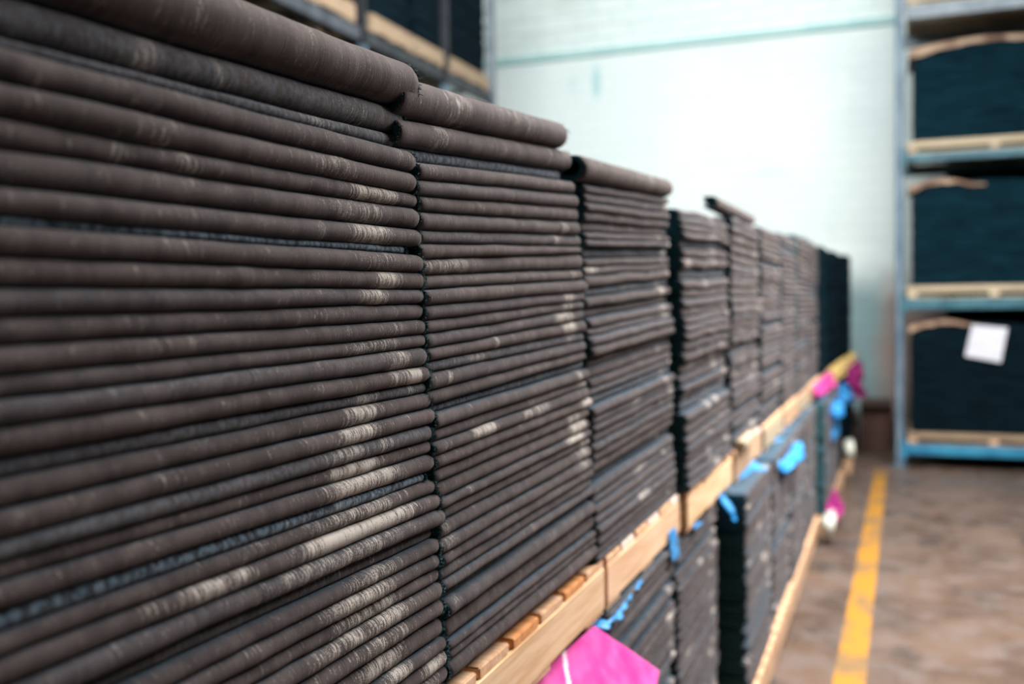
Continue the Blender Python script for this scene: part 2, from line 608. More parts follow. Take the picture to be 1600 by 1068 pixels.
S1_SC = {1: [(300, 330, .35)], 2: [(240, 280, .6), (355, 390, .3), (560, 600, .25)], 3: [(480, 560, .5)], 4: [(470, 510, .25), (620, 650, .25)],
         5: [(215, 285, .4), (480, 570, .5)], 6: [(185, 220, .45), (255, 335, .45), (540, 640, 1.0)], 7: [(290, 325, .45), (520, 620, .6)],
         8: [(500, 520, .5), (545, 620, .95)], 10: [(540, 640, .3)], 11: [(585, 633, 1.0)], 12: [(565, 610, 1.0), (450, 470, .3)],
         14: [(600, 640, .4)], 15: [(530, 630, .65)], 16: [(600, 642, .7)], 17: [(605, 640, .7), (636, 662, 1.5)],
         18: [(555, 600, .8), (638, 655, .7)], 19: [(535, 600, .95)], 20: [(515, 592, .95), (630, 640, .5)], 21: [(500, 575, .7), (590, 612, .6)],
         22: [(505, 605, 1.15)], 23: [(500, 632, 1.1), (200, 240, .25)], 24: [(420, 600, .3)], 25: [(470, 640, .75), (300, 460, .25)],
         26: [(265, 400, .95), (450, 655, 1.45), (200, 260, .4)], 27: [(360, 650, .65)], 28: [(480, 620, .25)], 29: [(530, 628, .75)],
         30: [(490, 622, .95)], 31: [(500, 632, .9)], 32: [(480, 642, .85)], 33: [(540, 640, .6)], 34: [(540, 632, .9)], 35: [(590, 640, 1.0)],
         36: [(650, 690, 1.2)], 37: [(600, 680, .8)], 38: [(600, 680, .8)]}
S1_LINT = {2: .25, 3: .35, 9: 1.0, 18: .3, 21: .25, 24: 1.0, 28: .15}

S2L = [(.3192, .2636, .3569, .3067), (.2636, .2259, .3054, .2652), (.2249, .207, .264, .2451), (.2061, .1825, .2451, .22),
       (.1816, .1608, .2188, .1936), (.158, .1382, .1899, .1673), (.1354, .1127, .1635, .1409), (.1118, .0939, .1359, .117),
       (.0911, .0731, .1145, .1007), (.0713, .0496, .0944, .0718), (.0477, .0298, .0668, .0492), (.0279, .0072, .0467, .0254),
       (.0053, -.0136, .0216, .0065), (-.0145, -.0324, .004, -.0098), (-.0334, -.0522, -.0136, -.0336), (-.0541, -.0711, -.0362, -.0575),
       (-.072, -.0871, -.06, -.0738), (-.0899, -.1126, -.0776, -.0989), (-.1154, -.1333, -.1002, -.1165), (-.1342, -.1465, -.1178, -.1341),
       (-.1474, -.1682, -.1366, -.1567), (-.17, -.1861, -.1592, -.1718), (-.188, -.2059, -.1743, -.1956)]
_lo = [(-.2077, -.2257), (-.2275, -.2454), (-.2483, -.27), (-.2709, -.285), (-.2869, -.3029), (-.3058, -.3284), (-.3303, -.3501),
       (-.3519, -.368), (-.3708, -.3887), (-.3896, -.4066), (-.4066, -.4189), (-.4207, -.4481), (-.4575, -.4801), (-.481, -.4933),
       (-.4961, -.5074), (-.5112, -.5385)]
for a_, b_ in _lo:
    g = lambda z: z + .0105 * (z + .5385) / .34
    S2L.append((a_, b_, g(a_), g(b_)))
# close the tiny gaps so that every sheet rests on the one below
def settle(L):
    L = [list(q) for q in L]
    for i in range(len(L) - 1):
        for c in (0, 2):
            m = (L[i][c + 1] + L[i + 1][c]) / 2
            if L[i][c + 1] - L[i + 1][c] < .006:
                L[i][c + 1] = L[i + 1][c] = m
            else:
                L[i + 1][c] = L[i][c + 1]
    return L


S1, S2L = settle(S1), settle(S2L)
S2_OFF = {1: .003, 3: -.016, 6: 0, 8: -.003, 9: -.001, 17: -.004, 20: -.012, 34: -.012, 35: .004, 36: -.002, 39: .004, 28: -.004}
S2_SC = {1: [(700, 745, .6), (780, 850, .3)], 2: [(685, 712, .55), (860, 872, .5)], 4: [(682, 700, .4), (870, 885, .4)], 5: [(880, 890, .4)],
         7: [(690, 712, .35), (880, 892, .7)], 8: [(868, 882, .7)], 10: [(655, 752, .55)], 11: [(895, 905, .6)],
         12: [(735, 745, .3), (918, 928, 1.2)], 13: [(880, 905, .9)], 14: [(878, 900, .7)], 15: [(860, 905, .8)],
         16: [(774, 782, .9), (880, 905, 1.1)], 17: [(728, 775, .7), (885, 905, .8)], 18: [(700, 712, .6)], 21: [(900, 912, .7)],
         22: [(900, 925, .8)], 23: [(660, 700, .3), (735, 775, 1.2), (808, 860, .8)], 24: [(905, 930, 1.3)], 25: [(885, 915, .9)],
         26: [(890, 918, 1.2)], 27: [(728, 738, .7), (882, 915, 1.3)], 28: [(905, 925, .9)], 29: [(900, 925, .9), (680, 705, .5)],
         30: [(900, 920, .8), (680, 715, .5)], 31: [(905, 915, .6)], 32: [(700, 720, .3)], 35: [(700, 715, .4), (850, 870, .4)]}
S2_LINT = {3: .75, 17: .35, 20: .7, 1: .05, 8: .2, 34: .5}

NT1 = lambda z: 1.195 + .085 * (.32 - z) / .85              # where the nearest stack ends, by height
CHALK = lambda s: s >= .6


def describe(i, look, where):
    return '%s folded felt sheet, %s' % (look, where % ordinal(i))


def look_of(scuffs, lint):
    mx = max([q[2] for q in scuffs], default=0)
    if lint >= .6:
        return 'recessed blue-grey linty'
    return 'brown, chalk-whitened' if mx >= 1.15 else 'brown chalk-streaked' if mx >= .6 else 'plain brown'


def near_stack(L, ya, yb, y0f, y1f, X, offs, sc, lints, where, group, special, frayL, frayR):
    n = len(L)
    for i, (ta, ba, tb, bb) in enumerate(L, 1):
        zt = lerp2(ya, ta + H, yb, tb + H, .0016, i * 3.1 + X * 17)
        zb = lerp2(ya, ba + H, yb, bb + H, .0016, (i + 1) * 3.1 + X * 17)
        zm = (tb + bb) / 2
        Y0, Y1 = y0f(zm, i), y1f(zm, i)
        xn = X + offs.get(i, rnd.uniform(-.0025, .0025))
        h = tb - bb
        ymid = (Y0 + Y1) / 2
        org = (xn, ymid, (zt(ymid) + zb(ymid)) / 2)
        scf = [(XPX(p), XPX(q), s) for p, q, s in sc.get(i, [])] + [(Y0, Y1, .05)]
        v, f, mi, at = [], [], [], []
        lint = lints.get(i, rnd.choice((0, 0, .04, .1)))
        if h > .034:
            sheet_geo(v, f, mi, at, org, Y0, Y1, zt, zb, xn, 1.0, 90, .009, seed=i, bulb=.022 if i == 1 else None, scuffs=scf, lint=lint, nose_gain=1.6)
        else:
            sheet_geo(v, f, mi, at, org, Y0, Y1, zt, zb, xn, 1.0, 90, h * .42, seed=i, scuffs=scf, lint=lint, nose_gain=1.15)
        o = finish_sheet('folded_sheet', v, f, mi, at, org)
        lab = special.get(i) or describe(i, look_of(sc.get(i, []), lint), where)
        tag(o, lab, 'folded sheet', group)
        r = (zt(Y1) - zb(Y1)) / 2
        if frayR:
            fringe(o, org, Y1, 1, (zt(Y1) + zb(Y1)) / 2, r, xn, int(frayR * (2.6 if h > .034 else 1)), L=.0045 if h < .034 else .006)
        if frayL:
            r = (zt(Y0) - zb(Y0)) / 2
            fringe(o, org, Y0, -1, (zt(Y0) + zb(Y0)) / 2, r, xn, frayL)


def S1_end(z, i):
    return NT1(z) + {1: .012, 2: -.004, 3: -.03, 9: -.035, 24: -.02, 26: .012, 27: .02, 19: .008, 20: .01}.get(i, rnd.uniform(-.004, .004))


near_stack(S1, .533, 1.106, lambda z, i: .40 + rnd.uniform(-.01, .01), S1_end, -.60, S1_OFF, S1_SC, S1_LINT,
           '%s from the top of the nearest stack', 'folded sheets in the nearest stack',
           {1: 'thick brown rolled-over felt sheet lying topmost on the nearest stack',
            2: 'thick blue-black felt fold directly under the topmost roll of the nearest stack'}, 0, 150)


def S2_start(z, i):
    return NT1(z) + .003 + {1: -.03, 2: -.035, 3: -.03}.get(i, rnd.uniform(-.004, .006))


def S2_end(z, i):
    if i == 1:
        return 1.865
    e = {2: 1.905, 3: 1.87, 4: 1.91, 5: 1.935, 6: 1.94}.get(i)
    if e:
        return e
    return 1.955 + .085 * (.16 - z) / .7 + rnd.uniform(-.006, .006) + (.02 if i in (12, 24) else 0)


near_stack(S2L, 1.3415, 1.864, S2_start, S2_end, -.60, S2_OFF, S2_SC, S2_LINT,
           '%s from the top of the second stack', 'folded sheets in the second stack along',
           {1: 'thick rolled brown felt sheet on top of the second stack from the camera',
            2: 'thick brown felt fold beneath the topmost roll of the second stack',
            10: 'folded felt sheet worn pale tan at its near half, tenth in the second stack'}, 60, 40)


def heights(n, top, bot, rr, var=.28):
    w = [1 + rr.uniform(-var, var) for _ in range(n)]
    s = sum(w)
    z = top
    out = []
    for q in w:
        out.append((z, z - q / s * (top - bot)))
        z = out[-1][1]
    return out


CENSUS = []


def far_stack(n, topa, topb, bot, Y0, Y1, X, where, group, seed, nseg=24, lean=0.0, scuffzone=None, one=None, tone=0.0, jx=.004, extra=None, sag=.004):
    """a stack further along; sheets are things of their own unless `one` collects them"""
    rr = random.Random(seed)
    ha = heights(n, 0.0, -1.0, rr)
    zr = scuffzone or (Y1 - .16, Y1 - .04)
    for i, (t, b) in enumerate(ha, 1):
        za = lambda q, tp: bot + (tp - bot) * (1 + q)
        key = seed * 13.7
        zt = lerp2(Y0, za(t, topa) + H, Y1, za(t, topb) + H, sag, key + i * .35)
        zb = lerp2(Y0, za(b, topa) + H, Y1, za(b, topb) + H, sag, key + (i + 1) * .35)
        d = rr.uniform(-jx, jx)
        rec = rr.random() < .13
        if rec:
            d -= .014
        xn = X + d + (.008 if seed < 10 else .003) * nz(i * .35, seed * 5.1)
        y0 = Y0 + rr.uniform(-.008, .008) + lean * i / n
        y1 = Y1 + rr.uniform(-.008, .008) + lean * i / n
        sc = [(y0, y1, .15)]
        if rr.random() < .65:
            c = rr.uniform(*zr)
            w = rr.uniform(.015, .06)
            sc.append((c - w, c + w, rr.uniform(.5, 1.15)))
        if rr.random() < (.25 if seed in (3, 11, 12) else .6):
            c = rr.uniform(y0, y1)
            w = rr.uniform(.01, .08)
            sc.append((c - w, c + w, rr.uniform(.5, 1.1)))
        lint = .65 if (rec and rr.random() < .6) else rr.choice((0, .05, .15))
        mx = max(q[2] for q in sc)
        if one is not None:
            v, f, mi, at = one
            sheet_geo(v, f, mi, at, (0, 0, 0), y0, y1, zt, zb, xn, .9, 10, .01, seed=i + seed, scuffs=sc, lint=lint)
            continue
        ym = (y0 + y1) / 2
        org = (xn, ym, (zt(ym) + zb(ym)) / 2)
        v, f, mi, at = [], [], [], []
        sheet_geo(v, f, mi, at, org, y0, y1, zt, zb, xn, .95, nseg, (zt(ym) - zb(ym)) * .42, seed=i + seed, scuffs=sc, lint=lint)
        o = finish_sheet('folded_sheet', v, f, mi, at, org)
        tag(o, describe(i, 'dark recessed' if rec else ('brown chalk-marked' if mx > .9 else 'brown'), where),
            'folded sheet', group)


def roll(Y0, Y1, ta, ba, tb, bb, X, label, group, seed, scuffs=(), depth=.9):
    zt = lerp2(Y0, ta + H, Y1, tb + H, .001, seed)
    zb = lerp2(Y0, ba + H, Y1, bb + H, .001, seed + 3)
    ym = (Y0 + Y1) / 2
    org = (X, ym, (zt(ym) + zb(ym)) / 2)
    v, f, mi, at = [], [], [], []
    sheet_geo(v, f, mi, at, org, Y0, Y1, zt, zb, X, depth, 40, .0085, seed=seed, bulb=.024, scuffs=scuffs, nose_gain=1.6)
    o = finish_sheet('folded_sheet', v, f, mi, at, org)
    tag(o, label, 'folded sheet', group)


# third stack with the open roll on top
roll(1.935, 2.79, .306, .252, .350, .300, -.585, 'open rolled brown felt sheet showing its hollow end atop the third stack',
     'folded sheets in the third stack along', 31, [(2.5, 2.56, .5), (1.94, 2.8, .15)])
far_stack(39, .250, .298, -.555, 1.972, 2.80, -.60, "%s below the third stack's open roll", 'folded sheets in the third stack along', 3, 40, lean=.06,
          scuffzone=(2.66, 2.82), sag=.003)
far_stack(30, .280, .312, -.555, 2.86, 3.70, -.575, '%s down in the fourth stack past the dark gap', 'folded sheets in the fourth stack along', 4, 24, lean=.03, sag=.009, scuffzone=(3.3, 3.7))
roll(3.46, 4.46, .372, .330, .385, .335, -.575, 'small black-ended felt roll lying on top of the fifth stack',
     'folded sheets in the fifth stack along', 51, depth=.045)
far_stack(29, .322, .330, -.555, 3.71, 4.50, -.565, "%s below the fifth stack's small roll", 'folded sheets in the fifth stack along', 5, 20, sag=.010)
far_stack(30, .345, .350, -.555, 4.51, 5.31, -.558, '%s down in the sixth upper stack', 'folded sheets in the sixth stack along', 6, 14, sag=.010)
# lower tier, nearest ones
LT, LB = -.680, -1.425
far_stack(30, LT, LT, LB, 2.09, 2.79, -.59, '%s down in the lower stack under the third', 'folded sheets in the lower tier', 11, 20, scuffzone=(2.7, 2.8))
far_stack(30, LT, LT, LB, 2.81, 3.50, -.588, '%s down in the lower stack before the teal gap', 'folded sheets in the lower tier', 12, 20)
far_stack(30, LT, LT, LB, 3.58, 4.36, -.50, '%s down in the lower stack beyond the teal gap', 'folded sheets in the lower tier', 13, 16)
rest = ([], [], [], [])
far_stack(28, .365, .370, -.555, 5.32, 6.11, -.555, '', '', 7, one=rest)
far_stack(28, .405, .410, -.555, 6.12, 6.91, -.55, '', '', 8, one=rest)
far_stack(28, .435, .440, -.555, 6.92, 7.78, -.55, '', '', 9, one=rest)
far_stack(28, LT, LT, LB, 4.39, 5.17, -.50, '', '', 14, one=rest)
far_stack(28, LT, LT, LB, 5.20, 5.98, -.50, '', '', 15, one=rest)
far_stack(28, LT, LT, LB, 6.01, 6.84, -.50, '', '', 16, one=rest)
far_stack(28, LT, LT, LB, 6.95, 7.75, -.446, '', '', 17, one=rest)
far_stack(28, LT, LT, LB, 7.79, 8.6, -.446, '', '', 18, one=rest)
o = finish_sheet('folded_sheets', *rest)
tag(o, 'blurred far stacks of brown folded felt sheets beyond the sixth stack', 'folded sheets', 'folded sheets further down the row', 'stuff')


# ---------------------------------------------------------------- piles whose cut edges face out
def edge_pile(name, lo, hi, n, mat, label, group, seed, bulge=0.0, face='y', jag=.012):
    rr = random.Random(seed)
    v, f = [], []
    nx = 14
    for i in range(n):
        z0 = lo[2] + (hi[2] - lo[2]) * i / n
        z1 = lo[2] + (hi[2] - lo[2]) * (i + 1) / n - .0008
        jx0, jx1 = rr.uniform(-jag, jag), rr.uniform(-jag, jag)
        jy = rr.uniform(0, jag)
        b = len(v)
        long = 0 if face == 'y' else 1
        for j in range(nx + 1):
            u = j / nx
            bz = bulge * (i / n) * math.sin(math.pi * min(1, u * 1.15)) + .004 * nz(u * 5, i * .3, seed)
            wv = min(.006, jag * .5) * nz(u * 6, i * 1.7, seed + 3)
            if face == 'y':
                x = lo[0] + jx0 + (hi[0] + jx1 - lo[0] - jx0) * u
                ya, yb = lo[1] + jy + wv, hi[1]
                ring = ((x, ya, z0 + bz), (x, ya, z1 + bz), (x, yb, z1 + bz), (x, yb, z0 + bz))
            else:
                y = lo[1] + jx0 + (hi[1] + jx1 - lo[1] - jx0) * u
                xa, xb = lo[0], hi[0] - jy + wv
                ring = ((xb, y, z0 + bz), (xb, y, z1 + bz), (xa, y, z1 + bz), (xa, y, z0 + bz))
            v.extend(ring)
        for j in range(nx):
            a = b + j * 4
            for k in range(4):
                k2 = (k + 1) % 4
                f.append((a + k, a + k2, a + 4 + k2, a + 4 + k))
        f.append((b + 3, b + 2, b + 1, b))
        e = b + nx * 4
        f.append((e, e + 1, e + 2, e + 3))
    me = bpy.data.meshes.new(name)
    me.from_pydata(v, [], f)
    bm = bmesh.new()
    bm.from_mesh(me)
    bmesh.ops.recalc_face_normals(bm, faces=bm.faces[:])
    bm.to_mesh(me)
    bm.free()
    me.materials.append(mat)
    c = Vector(((lo[0] + hi[0]) / 2, (lo[1] + hi[1]) / 2, lo[2]))
    me.transform(Matrix.Translation(-c))
    o = link(name, me, None, c)
    tag(o, label, 'sheet pile', group, 'stuff')
    return o


g = 'dark piles at the far end of the row'
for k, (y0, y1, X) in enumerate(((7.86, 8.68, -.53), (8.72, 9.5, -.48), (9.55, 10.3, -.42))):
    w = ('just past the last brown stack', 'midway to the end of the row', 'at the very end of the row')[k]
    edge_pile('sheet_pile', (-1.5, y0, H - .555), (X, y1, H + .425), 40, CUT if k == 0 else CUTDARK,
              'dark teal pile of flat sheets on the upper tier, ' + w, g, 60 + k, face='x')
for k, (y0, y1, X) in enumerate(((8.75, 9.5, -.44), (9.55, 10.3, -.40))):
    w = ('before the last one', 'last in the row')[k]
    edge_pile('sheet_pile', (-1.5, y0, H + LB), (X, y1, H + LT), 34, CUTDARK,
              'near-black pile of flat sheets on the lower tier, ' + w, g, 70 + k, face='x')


# ---------------------------------------------------------------- pallets
def pallet(x0, x1, y0, y1, z0, z1, label, group, mats, nb=6, deck=.018, sw=.05, boards=None, stringer_mat=None, nst=3, rr=rnd):
    root = empty('pallet', ((x0 + x1) / 2, (y0 + y1) / 2, z0))
    cx, cy = root.location.x, root.location.y
    tag(root, label, 'pallet', group)

    def part(name, lo, hi, mat, lab=None):
        mb = MB()
        c = [(lo[i] + hi[i]) / 2 for i in range(3)]
        mb.quadbox([lo[i] - c[i] for i in range(3)], [hi[i] - c[i] for i in range(3)], jit=.0006)
        o = mb.build(name, [mat], root, (c[0] - cx, c[1] - cy, c[2] - z0), bevel=.002)
        if lab:
            o['label'] = lab
        return o
    # stringers run along Y
    for k in range(nst):
        xs = x0 + (x1 - x0 - sw) * k / (nst - 1)
        part('stringer', (xs, y0, z0 + .014), (xs + sw, y1, z1 - deck), stringer_mat or mats[0])
    bw = (y1 - y0) / nb * .9
    for k in range(nb):
        ys = y0 + (y1 - y0 - bw) * k / (nb - 1)
        m = mats[1] if not boards else boards[k % len(boards)]
        part('deck_board', (x0 - rr.uniform(0, .003), ys, z1 - deck), (x1 - rr.uniform(.0, .003), ys + bw, z1), m)
    for k in range(3):
        ys = y0 + (y1 - y0 - bw) * k / 2
        part('base_board', (x0, ys, z0), (x1 - .004, ys + bw, z0 + .014), mats[1])
    return root


PT, PB = H - .556, H - .676
gp = 'pallets between the two tiers'
pallet(-1.7, -.600, .40, 1.235, PB, PT, 'pale pine pallet carrying the nearest stack of felt', gp, (PINE_Y, PINE_X))
pallet(-1.7, -.598, 1.25, 2.085, PB, PT, 'pale pine pallet with an orange board end under the second stack', gp, (PINE_Y2, PINE_X),
       boards=[PINE_X, PINE_X, PINE_ORANGE, PINE_X, PINE_ORANGE, PINE_X])
pallet(-1.7, -.595, 2.10, 2.885, PB, PT, 'pinkish pine pallet with whitish board ends under the third stack', gp, (PINE_Y, PINE_X),
       boards=[PINE_X, PINE_PALE])
P4 = [(2.90, 3.74, -.575, 'fourth', PINE_Y2), (3.76, 4.52, -.565, 'fifth', PINE_TAN), (4.55, 5.33, -.555, 'sixth', PINE_CREAM), (5.35, 6.12, -.55, 'seventh', PINE_TAN),
      (6.14, 6.92, -.545, 'eighth', PINE_CREAM), (6.94, 7.76, -.54, 'ninth', PINE_TAN), (7.86, 8.68, -.53, 'tenth', PINE_TAN),
      (8.72, 9.5, -.47, 'eleventh', PINE_TAN), (9.55, 10.3, -.41, 'twelfth', PINE_TAN)]
for y0, y1, X, w, m in P4:
    pallet(-1.6, X, y0, y1, PB, PT, 'pale wooden pallet between tiers, under the %s upper stack' % w, gp, (m, PINE_X),
           boards=[PINE_X, PINE_PALE] if w == 'fifth' else None)
gf = 'pallets on the floor under the row'
LP = [(.40, 1.2, -.60, 'nearest'), (1.24, 2.05, -.60, 'second'), (2.08, 2.80, -.59, 'third'), (2.81, 3.52, -.588, 'fourth'), (3.56, 4.37, -.487, 'fifth'), (4.39, 5.18, -.487, 'sixth'), (5.20, 5.99, -.487, 'seventh'),
      (6.01, 6.88, -.487, 'eighth'), (6.95, 7.76, -.445, 'ninth'), (7.79, 8.65, -.445, 'tenth'), (8.75, 9.5, -.43, 'eleventh'), (9.55, 10.3, -.39, 'twelfth')]
for y0, y1, X, w in LP:
    pallet(-1.5, X, y0, y1, .0, H + LB, 'tan wooden pallet on the floor under the %s lower stack' % w, gf, (PINE_TAN, PINE_X))
# hidden lower stacks under the two nearest ones carry the upper tier
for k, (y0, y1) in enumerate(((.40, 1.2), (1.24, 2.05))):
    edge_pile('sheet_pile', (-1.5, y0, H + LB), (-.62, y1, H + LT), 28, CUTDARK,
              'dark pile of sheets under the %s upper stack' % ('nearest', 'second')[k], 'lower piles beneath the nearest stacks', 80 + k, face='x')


# ---------------------------------------------------------------- plastic film
def film_patch(name, c00, c10, c11, c01, mat, label, group, seed, amp=.006, nu=24, nv=20, sag=0.0, freq=4.0, thick=.0006, creases=None, rough=0.0, mark=None):
    v, f = [], []
    c00, c10, c11, c01 = map(Vector, (c00, c10, c11, c01))
    nrm = (c10 - c00).cross(c01 - c00).normalized()
    for j in range(nv + 1):
        for i in range(nu + 1):
            s, t = i / nu, j / nv
            s2 = s + rough * nz(t * 6, seed) * min(1, 4 * s * (1 - s) + (1 if s > .8 else 0))
            t2 = t + rough * nz(s * 6, seed + 9) * (t ** .5)
            p = c00 * (1 - s2) * (1 - t2) + c10 * s2 * (1 - t2) + c11 * s2 * t2 + c01 * (1 - s2) * t2
            d = amp * (nz(s * freq, t * freq, seed) + .5 * nz(s * freq * 2.7, t * freq * 2.7, seed)) * min(1, t * 3)
            if creases:
                for (cs, w, a) in creases:
                    d += a * max(0, 1 - abs(s - cs) / w)
            p = p + nrm * d + Vector((0, 0, -sag * t * t))
            v.append(tuple(p))
    w = nu + 1
    for j in range(nv):
        for i in range(nu):
            f.append((j * w + i, j * w + i + 1, j * w + w + i + 1, j * w + w + i))
    me = bpy.data.meshes.new(name)
    me.from_pydata(v, [], f)
    me.polygons.foreach_set('use_smooth', [True] * len(me.polygons))
    me.materials.append(mat)
    if mark:
        me.materials.append(CREASE)
        for p in me.polygons:
            j, i = divmod(p.index, nu)
            s_, t_ = (i + .5) / nu, (j + .5) / nv
            if abs(s_ - (mark[0] + mark[1] * t_)) < 1.4 / nu:
                p.material_index = 1
    o = link(name, me)
    md = o.modifiers.new('thickness', 'SOLIDIFY')
    md.thickness = thick
    tag(o, label, 'plastic film', group)
    return o


zu = PB            # the underside of the upper pallets
gb = 'blue film scraps below the pallets'
film_patch('plastic_film', (-.64, 1.40, zu - .003), (-.60, 2.007, zu - .003), (-.50, 2.186, H - .825), (-.44, 1.62, H - .93), PINK_FILM,
           "bright pink plastic sheet corner hanging out below the second stack's pallet", None, 3, amp=.004, mark=(.72, -.7), nu=90, nv=90, freq=2.5)
film_patch('plastic_film', (-.66, 2.02, zu - .002), (-.66, 2.42, zu - .002), (-.585, 2.38, H - .683), (-.583, 2.05, H - .700), BLUE_FILM,
           'narrow torn blue film edge under the pinkish pallet of the third stack', gb, 11, amp=.004, rough=.35)
film_patch('plastic_film', (-.590, 2.70, H - .630), (-.590, 2.79, H - .632), (-.580, 2.80, H - .720), (-.582, 2.71, H - .716), BLUE_FILM,
           'small bright blue film tab hanging before the dark gap', gb, 12, amp=.002, rough=.1)
film_patch('plastic_film', (-.66, 3.02, zu - .002), (-.66, 3.10, zu - .002), (-.572, 3.12, H - .688), (-.574, 3.01, H - .684), BLUE_FILM,
           'tiny blue film sliver under the yellowish fourth pallet', gb, 13, amp=.002, rough=.2)
film_patch('plastic_film', (-.60, 3.50, zu + .012), (-.58, 4.30, zu + .012), (-.50, 4.15, H - .680), (-.530, 3.52, H - .770), BLUE_FILM,
           'pale blue film strip poking out just above the teal gap', gb, 14, amp=.012, rough=.08)
film_patch('plastic_film', (-.60, 4.42, zu + .004), (-.58, 5.55, zu + .03), (-.44, 5.42, H - .800), (-.47, 4.62, H - .765), BLUE_FILM,
           'crumpled bright blue film bunched beneath the sixth pallet, the largest blue scrap', gb, 15, amp=.04, rough=.18, freq=5)
film_patch('plastic_film', (-.56, 7.2, zu + .06), (-.52, 9.6, zu + .08), (-.37, 9.6, H - .80), (-.42, 7.5, H - .83), BLUE_FILM,
           'blue film heap hanging at the far end of the tier', gb, 16, amp=.06, rough=.4, freq=6)
film_patch('plastic_film', (-.47, 7.35, H - .76), (-.43, 8.1, H - .80), (-.425, 8.1, H - 1.05), (-.435, 7.5, H - 1.0), BLUE_FILM,
           'long blue film tongue hanging down below the far blue heap', gb, 17, amp=.02, rough=.2)
film_patch('plastic_film', (-.53, 7.0, zu + .11), (-.50, 8.3, zu + .13), (-.45, 8.3, H - .66), (-.50, 7.0, H - .64), PINK_FILM,
           'faded pink film over the far end of the wooden tier', None, 18, amp=.03, rough=.3)
film_patch('plastic_film', (-.42, 9.2, zu + .10), (-.33, 10.3, zu + .12), (-.30, 10.3, H - .92), (-.34, 9.3, H - .86), MAGENTA_FILM,
           'dark magenta film draped over the last pallet of the tier', None, 19, amp=.05, rough=.3)
film_patch('plastic_film', (-.50, 8.2, zu + .16), (-.40, 10.2, zu + .20), (-.36, 10.2, zu + .08), (-.46, 8.2, zu + .04), YELLOW_FILM,
           'mustard yellow wrap above the pink film at the far end', None, 20, amp=.03, rough=.2)
film_patch('plastic_film', (-.445, 6.92, H - 1.36), (-.42, 7.5, H - 1.34), (-.36, 7.4, H - 1.46), (-.40, 6.85, H - 1.50), MAGENTA_FILM,
           'magenta film scrap on the ninth floor pallet, low beside the aisle', None, 21, amp=.03, rough=.3)


def chunk(name, loc, size, mat, label, cat, seed):
    bm = bmesh.new()
    bmesh.ops.create_cube(bm, size=1)
    bmesh.ops.bevel(bm, geom=bm.edges[:], offset=.16, segments=2, affect='EDGES')
    bmesh.ops.subdivide_edges(bm, edges=bm.edges[:], cuts=1, use_grid_fill=True)
    for q in bm.verts:
        k = 1 + .22 * nz(q.co.x * 3, q.co.y * 3 + seed, q.co.z * 3)
        q.co = Vector((q.co.x * size[0], q.co.y * size[1], q.co.z * size[2])) * k
    me = bpy.data.meshes.new(name)
    bm.to_mesh(me)
    bm.free()
    me.polygons.foreach_set('use_smooth', [True] * len(me.polygons))
    me.materials.append(mat)
    o = link(name, me, None, loc)
    tag(o, label, cat)
    return o


chunk('plastic_wrap_bundle', (-.41, 6.70, .13), (.07, .22, .15), WHITE_PLASTIC, 'pale crumpled wrap bundle at the corner of the ninth floor pallet', 'wrap bundle', 4)
chunk('plastic_wrap_bundle', (-.385, 8.95, .30), (.08, .14, .17), WHITE_PLASTIC, 'small whitish wrap bundle caught on the dark lower pile at the row end', 'wrap bundle', 9)

o = box('wood_offcut', (-.70, 3.80, PT + .001), (-.535, 4.16, PT + .034), PINE_CREAM, bevel=.006)
tag(o, 'pale wood offcut wedged on the edge of the fifth upper pallet', 'wood offcut')

# ---------------------------------------------------------------- rack across the end of the hall
RX0, RX1, RY0, RY1 = .02, 2.95, 10.0, 11.15
rk = empty('pallet_rack', (RX0, RY0, 0))
tag(rk, 'tall blue-grey steel pallet rack facing the camera at the aisle end', 'pallet rack')


def rpart(name, lo, hi, mat, lab=None, root=None, bevel=.004):
    root = root or rk
    mb = MB()
    c = [(lo[i] + hi[i]) / 2 for i in range(3)]
    mb.quadbox([lo[i] - c[i] for i in range(3)], [hi[i] - c[i] for i in range(3)])
    o = mb.build(name, [mat], root, [c[i] - root.location[i] for i in range(3)], bevel=bevel)
    if lab:
        o['label'] = lab
    return o


def post(x, y, h, mat, root, zlow=0, foot=True):
    """C-section upright with slots suggested by a folded lip"""
    mb = MB()
    w, d, t = .075, .065, .006
    x0, y0 = x - w / 2, y
    mb.quadbox((x0, y0, zlow), (x0 + w, y0 + t, h))
    mb.quadbox((x0, y0, zlow), (x0 + t, y0 + d, h))
    mb.quadbox((x0 + w - t, y0, zlow), (x0 + w, y0 + d, h))
    mb.quadbox((x0, y0 + d - t, zlow), (x0 + .02, y0 + d, h))
    mb.quadbox((x0 + w - .02, y0 + d - t, zlow), (x0 + w, y0 + d, h))
    L = root.location
    mb.v = [(a - L[0], b - L[1], c - L[2]) for a, b, c in mb.v]
    return mb.build('upright', [mat], root)


